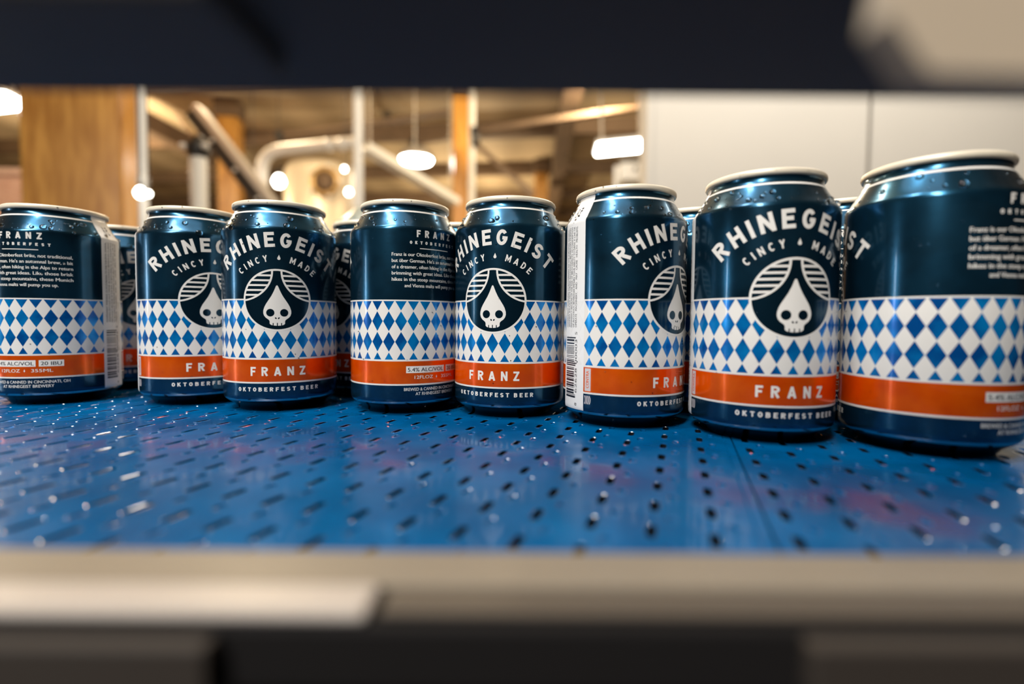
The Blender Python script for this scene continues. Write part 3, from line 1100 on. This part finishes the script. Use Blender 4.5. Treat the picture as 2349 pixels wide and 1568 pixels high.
def can_prints(parent):
    """flat print of one can; the emblem faces local +X"""
    ex, ez, ec = 18.8, 17.9, 63.7
    # round emblem: dark disc
    disc = [(ex * 0.975 * math.cos(2 * PI * k / 72), ec + ez * 0.975 * math.sin(2 * PI * k / 72)) for k in range(72)]
    V, Fs = union([disc])
    disc_o = wrap('emblem_disc', V, Fs, M['navy_print'], parent, 0.022)
    add = []
    ring_ = [(ex * 0.97 * math.cos(2 * PI * k / 90), ec + ez * 0.97 * math.sin(2 * PI * k / 90)) for k in range(90)]
    add += stroke(ring_, 1.08, True)
    e = lambda x, y: (x * ex, ec + y * ez)
    acx, acy, ar = -1.08, 0.93, 0.95
    for s in (-1, 1):
        path = [(-0.13, 0.975)] + [(acx + ar * math.cos(math.radians(a)), acy + ar * math.sin(math.radians(a))) for a in range(0, -86, -5)]
        add += stroke([e(-s * x, y) for x, y in path], 1.02)
        for y in (0.785, 0.628, 0.472, 0.315, 0.160):
            y0, y1 = y - 0.030, y + 0.030
            pl_ = []
            for yy in (y0, y1):
                pl_.append((-math.sqrt(1 - yy * yy) + 0.02, yy))
            for yy in (y1, y0):
                pl_.append((acx + math.sqrt(max(0, ar * ar - (yy - acy) ** 2)), yy))
            add.append([e(-s * x, yy) for x, yy in pl_])
    V, Fs = union(add)
    wrap('emblem_rings', V, Fs, M['cream_print'], disc_o, 0.042)
    half = [(0.0, 0.475), (0.018, 0.468), (0.032, 0.44), (0.09, 0.285), (0.16, 0.135), (0.24, 0.0), (0.315, -0.125), (0.36, -0.22), (0.392, -0.33), (0.395, -0.42),
            (0.372, -0.50), (0.325, -0.565), (0.265, -0.61), (0.228, -0.645), (0.215, -0.69), (0.215, -0.755), (0.185, -0.79), (0.12, -0.815), (0.0, -0.825)]
    sk = [e(x, y) for x, y in half] + [e(-x, y) for x, y in reversed(half[1:-1])]
    holes = []
    for s in (-1, 1):
        holes.append([e(s * 0.195 + 0.117 * math.cos(2 * PI * k / 24), -0.405 + 0.124 * math.sin(2 * PI * k / 24)) for k in range(24)])
        holes.append([e(s * 0.042 + 0.026 * math.cos(2 * PI * k / 10) + s * 0.010 * math.sin(2 * PI * k / 10), -0.58 + 0.030 * math.sin(2 * PI * k / 10)) for k in range(10)])
        holes.append([e(s * 0.118 - 0.014, -0.86), e(s * 0.118 + 0.014, -0.86), e(s * 0.118 + 0.014, -0.735), e(s * 0.118 - 0.014, -0.735)])
    holes.append([e(-0.014, -0.86), e(0.014, -0.86), e(0.014, -0.73), e(-0.014, -0.73)])
    V, Fs = union([sk], holes)
    wrap('emblem_drop', V, Fs, M['cream_print'], disc_o, 0.042)
    # front lettering
    V, Fs = union(word_arch('RHINEGEIST', 0.212, 8.5, 0.20, 43.5, 50.6, math.radians(46.6), 1.0, 1.12))
    wrap('brand_lettering', V, Fs, M['cream_print'], parent, 0.032)
    V, Fs = union(word_arch('CINCY . MADE', 0.185, 3.75, 0.62, 29.0, 57.0, math.radians(43), 1.0))
    wrap('town_lettering', V, Fs, M['cream_print'], parent, 0.032)
    V, Fs = union(word_flat('FRANZ', 0.20, 5.2, 0.58, 30.2, 20.0))
    wrap('name_lettering', V, Fs, M['cream_print'], parent, 0.032)
    V, Fs = union(word_flat('OKTOBERFEST BEER', 0.21, 2.35, 0.42, 46.5, 11.0))
    wrap('style_lettering', V, Fs, M['cream_print'], parent, 0.032)
    # back panel
    pc = math.radians(-193)
    V, Fs = union(word_flat('FRANZ', 0.22, 4.0, 0.62, 39.5 * DEG, 99.8))
    wrap('back_name_lettering', V, Fs, M['cream_print'], parent, 0.032, pc)
    P = Print()
    V, Fs = union(word_flat('OKTOBERFEST', 0.24, 1.75, 0.75, 53 * DEG, 95.8))
    wrap('back_style_lettering', V, Fs, M['cream_print'], parent, 0.032, pc)
    Q = Print()
    Q.rect(-16.6 * DEG, 93.2, 16.6 * DEG, 93.65)
    wrap('rule_line', Q.v, Q.f, M['cream_print'], parent, 0.032, pc)
    hw = 44 * DEG
    for k, ln in enumerate(("Franz is our Oktoberfest br\u00e4u, not traditional,", "but \u00fcber German. He's an autumnal brew, a bit",
                            "of a dreamer, often hiking in the Alps to return", "brimming with great ideas. Like those brisk",
                            "hikes in the steep mountains, these Munich")):
        P.text(ln, -hw, hw, 88.9 - 3.5 * k, 1.95, 0.022)
    P.text('and Vienna malts will pump you up.', -hw * 0.72, hw * 0.72, 88.9 - 3.5 * 5, 1.95, 0.022)
    for nm, a0, a1 in (('strength_box', -30.2, 11.4), ('bitterness_box', 14.0, 34.3)):
        Q = Print()
        Q.rect(a0 * DEG, 22.7, a1 * DEG, 26.6)
        wrap(nm, Q.v, Q.f, M['cream_print'], parent, 0.032, pc)
    P.text('12FLOZ', -22 * DEG, -2.5 * DEG, 19.3, 1.9, 0.01)
    P.add([(p[0] * 1.6 + 1.6 * DEG - 0.8, 19.3 + p[1] * 2.2) for p in ccw(drop(0.5, 0.4))], [list(range(14))])
    P.text('355ML', 7.5 * DEG, 25.5 * DEG, 19.3, 1.9, 0.01)
    P.text('BREWED & CANNED IN CINCINNATI, OH', -32.3 * DEG, 39 * DEG, 12.5, 1.75, 0.012)
    P.text('AT RHINEGEIST BREWERY', -21 * DEG, 26 * DEG, 9.9, 1.75, 0.012)
    tag(wrap('back_small_print', P.v, P.f, M['cream_print'], parent, 0.032, pc), kind='stuff')
    P = Print()
    P.text('5.4% ALC/VOL', -28.6 * DEG, 10.0 * DEG, 23.5, 2.2, 0.015)
    P.text('20 IBU', 15.6 * DEG, 32.6 * DEG, 23.5, 2.2, 0.015)
    wrap('strength_print', P.v, P.f, M['black_print'], parent, 0.05, pc)
    # side strip: warning text, bar code, recycling marks (girth positions measured from the strip's right edge)
    sr = math.radians(-90)
    P = Print()
    for k, ln in enumerate(('GOVERNMENT WARNING: (1) ACCORDING TO THE SURGEON GENERAL,', 'WOMEN SHOULD NOT DRINK ALCOHOLIC BEVERAGES DURING',
                            'PREGNANCY BECAUSE OF THE RISK OF BIRTH DEFECTS. (2) CONSUMPTION', 'OF ALCOHOLIC BEVERAGES IMPAIRS YOUR ABILITY TO DRIVE A CAR OR',
                            'OPERATE   MACHINERY,   AND   MAY   CAUSE   HEALTH   PROBLEMS.')):
        P.text(ln, 49.8, 102.6, -14.2 + 2.15 * k + 0.0, 1.42, 0.006, vertical=True, res=2)
    rng = random.Random(862628)
    z = 12.4
    k = 0
    while z < 44.6:
        bwid = rng.choice((0.34, 0.34, 0.68, 1.02))
        guard = k in (0, 1, 14, 15) or z > 43.6
        P.rect(-15.8, z, -6.2 if guard else -7.4, min(z + bwid, 45))
        z += bwid + rng.choice((0.34, 0.34, 0.5, 0.8))
        k += 1
    for s, a, b in (('8', 8.4, 9.9), ('62628', 15.2, 28.2), ('00003', 30.4, 43.4), ('5', 45.9, 47.4)):
        P.text(s, a, b, -5.0, 1.75, 0.0, vertical=True)
    for x0, t in ((-12.2, 'CRV'), (-8.8, 'MI')):
        P.text(t, 107.8, 113.0, x0 + 1.9, 1.9, 0.03, vertical=True)
    tag(wrap('strip_print', P.v, P.f, M['black_print'], parent, 0.032, sr), kind='stuff')
    P = Print()
    P.rect(0.9, 17.1, 4.6, 28.8)
    V, Fs = union([q_ for x in (0.9, 1.9, 2.9, 3.9) for q_ in stroke([(x, 14.6), (x + 0.45, 13.4), (x + 0.55, 12.4), (x + 0.45, 11.4), (x, 10.3)], 0.5)])
    P.add(V, Fs)
    tag(wrap('edge_marks', P.v, P.f, M['pale_print'], parent, 0.032, sr), kind='stuff')
    P = Print()
    P.text('CONTRA', 18.6, 27.6, 3.5, 1.8, 0.03, vertical=True)
    wrap('edge_lettering', P.v, P.f, M['orange_print'], parent, 0.05, sr)


def droplet_mesh(seed, n_big, n_small):
    rng = random.Random(seed)
    bm = bmesh.new()
    bmesh.ops.create_icosphere(bm, subdivisions=2, radius=1.0)
    bm.verts.index_update()
    base = [v.co.copy() for v in bm.verts]
    fcs = [[v.index for v in f.verts] for f in bm.faces]
    bm.free()
    V, Fs = [], []
    placed = []
    for k in range(n_big + n_small):
        if k < n_big:
            z = rng.choice((rng.uniform(105.4, 114.0), rng.uniform(106, 112)))
            s = rng.choice((0.55, 0.7, 0.9, 1.15, 1.6)) * rng.uniform(0.8, 1.15)
        else:
            z = rng.choice((rng.uniform(104, 114), rng.uniform(64, 108), rng.uniform(85, 108), rng.uniform(8, 60)))
            s = rng.uniform(0.12, 0.34)
        a = rng.uniform(0, 2 * PI)
        r = rad(z)
        if any(abs(z - z2) + abs(a - a2) * R < s + s2 for a2, z2, s2 in placed):
            continue
        placed.append((a, z, s))
        dz = 0.4
        sl = (rad(z + dz) - rad(z - dz)) / (2 * dz)
        nr = Vector((math.cos(a), math.sin(a), -sl)).normalized()
        tn = Vector((-math.sin(a), math.cos(a), 0))
        up = nr.cross(tn)
        c_ = Vector((r * math.cos(a), r * math.sin(a), z))
        sx1, sy1, sz1 = s * rng.uniform(0.9, 1.3), s * rng.uniform(0.8, 1.15), s * 0.70
        k0 = len(V)
        for p in base:
            sag = 1.0 + (0.15 if p.y < 0 else 0.0)
            V.append((c_ + tn * p.x * sx1 + up * p.y * sy1 * sag + nr * (p.z * sz1 + s * 0.08)) * MM)
        Fs += [[i + k0 for i in f] for f in fcs]
    # beads on the rim
    for k in range(7 if n_big > 10 else 0):
        a = rng.uniform(0, 2 * PI)
        s = rng.uniform(0.25, 0.5)
        k0 = len(V)
        c_ = Vector((26.95 * math.cos(a), 26.95 * math.sin(a), rng.uniform(120.2, 121.6)))
        V += [(c_ + p * s) * MM for p in base]
        Fs += [[i + k0 for i in f] for f in fcs]
    me = bpy.data.meshes.new('water_beads')
    me.from_pydata([tuple(v) for v in V], [], Fs)
    me.polygons.foreach_set('use_smooth', [True] * len(Fs))
    me.materials.append(M['water'])
    return me


def make_can():
    root = empty('beer_can', (0, 0, 0))
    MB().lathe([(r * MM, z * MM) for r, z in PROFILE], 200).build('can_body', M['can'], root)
    lid = [(25.85, 119.2), (26.3, 119.25), (26.85, 119.6), (27.05, 120.2), (27.05, 121.1), (26.85, 121.8), (26.4, 122.15), (25.9, 122.1), (25.5, 121.6), (25.2, 119.8),
           (24.6, 116.6), (24.0, 115.6), (23.2, 115.5), (22.6, 116.2), (22.4, 117.4), (21.6, 117.7), (12.0, 117.7), (0, 117.7)]
    lo = MB().lathe([(r * MM, z * MM) for r, z in lid], 120).build('lid', M['lid'], root)
    tab = [(7.5 * math.cos(2 * PI * k / 28) * (1.5 if math.cos(2 * PI * k / 28) < 0 else 1.0), 7.4 * math.sin(2 * PI * k / 28)) for k in range(28)]
    V = [(x * MM, y * MM, z * MM) for z in (118.0, 118.9) for x, y in tab]
    mesh_obj('pull_tab', V, [list(reversed(range(28))), list(range(28, 56))] + [[i, (i + 1) % 28, (i + 1) % 28 + 28, i + 28] for i in range(28)], M['lid'], lo)
    MB().lathe([(0, 119.4 * MM), (2.2 * MM, 119.3 * MM), (2.6 * MM, 118.9 * MM), (2.6 * MM, 117.7 * MM)], 20).build('rivet', M['lid'], lo)
    can_prints(root)
    return root


def copy_tree(o, parent=None):
    c = o.copy()
    COL.objects.link(c)
    c.parent = parent
    for ch in o.children:
        copy_tree(ch, c)
    return c


proto = make_can()
CANS = [  # x, y (mm), direction the emblem faces (degrees), label
    (-301.8, 335.8, 113.0, 'beer can at the left edge showing its white strip and back text'),
    (-211.9, 339.2, -43.1, 'second beer can from the left, its emblem half hidden by the next can'),
    (-147.3, 321.6, -69.3, 'third beer can from the left, its round emblem fully in view'),
    (-67.1, 317.2, 145.5, 'fourth front beer can from the left, back text and no emblem in view'),
    (-1.5, 307.2, -106.3, 'middle beer can with its whole emblem, standing fifth from the left'),
    (62.2, 281.7, -49.1, 'beer can with a white bar code strip on its left side'),
    (124.3, 252.6, -91.9, 'large beer can with its whole emblem, second from the right edge'),
    (188.5, 228.6, 128.0, 'largest, slightly blurred beer can cut off by the right edge'),
]
BACK = [
    (-310.0, 404.0, -38.0, 'back-row beer can in the gap beside the leftmost can'),
    (-106.0, 379.0, -128.0, 'shaded back-row beer can in the gap between the third and fourth cans'),
    (-38.0, 385.0, 30.0, 'back-row beer can, only its rim showing left of the middle can'),
    (30.0, 381.0, 60.0, 'back-row beer can, only its rim showing right of the middle can'),
    (118.0, 330.0, 150.0, 'back-row beer can, its rim showing right of the bar code can'),
    (196.0, 303.0, 80.0, 'back-row beer can, its rim showing left of the largest can'),
    (-158.5, 422.0, 100.0, 'farthest beer can, a sliver of it behind the third can from the left'),
]
back_beads = droplet_mesh(99, 24, 40)
for i, (x, y, az, lb) in enumerate(CANS + BACK):
    o = proto if i == 0 else copy_tree(proto)
    o.location = (x * MM, y * MM, BELT + 0.15 * MM)
    o.rotation_euler = (0, 0, math.radians(az))
    tag(o, lb, 'can', 'beer cans on the belt, front row' if i < len(CANS) else 'beer cans on the belt, behind the front row')
for i, o in enumerate([ob for ob in COL.objects if ob.name.startswith('beer_can')]):
    fr = o['group'].endswith('front row') and not o['group'].endswith('behind the front row')
    me = droplet_mesh(11 + i, 46, 150) if fr else back_beads
    wb = link(bpy.data.objects.new('water_beads', me), o)
    tag(wb, kind='stuff')
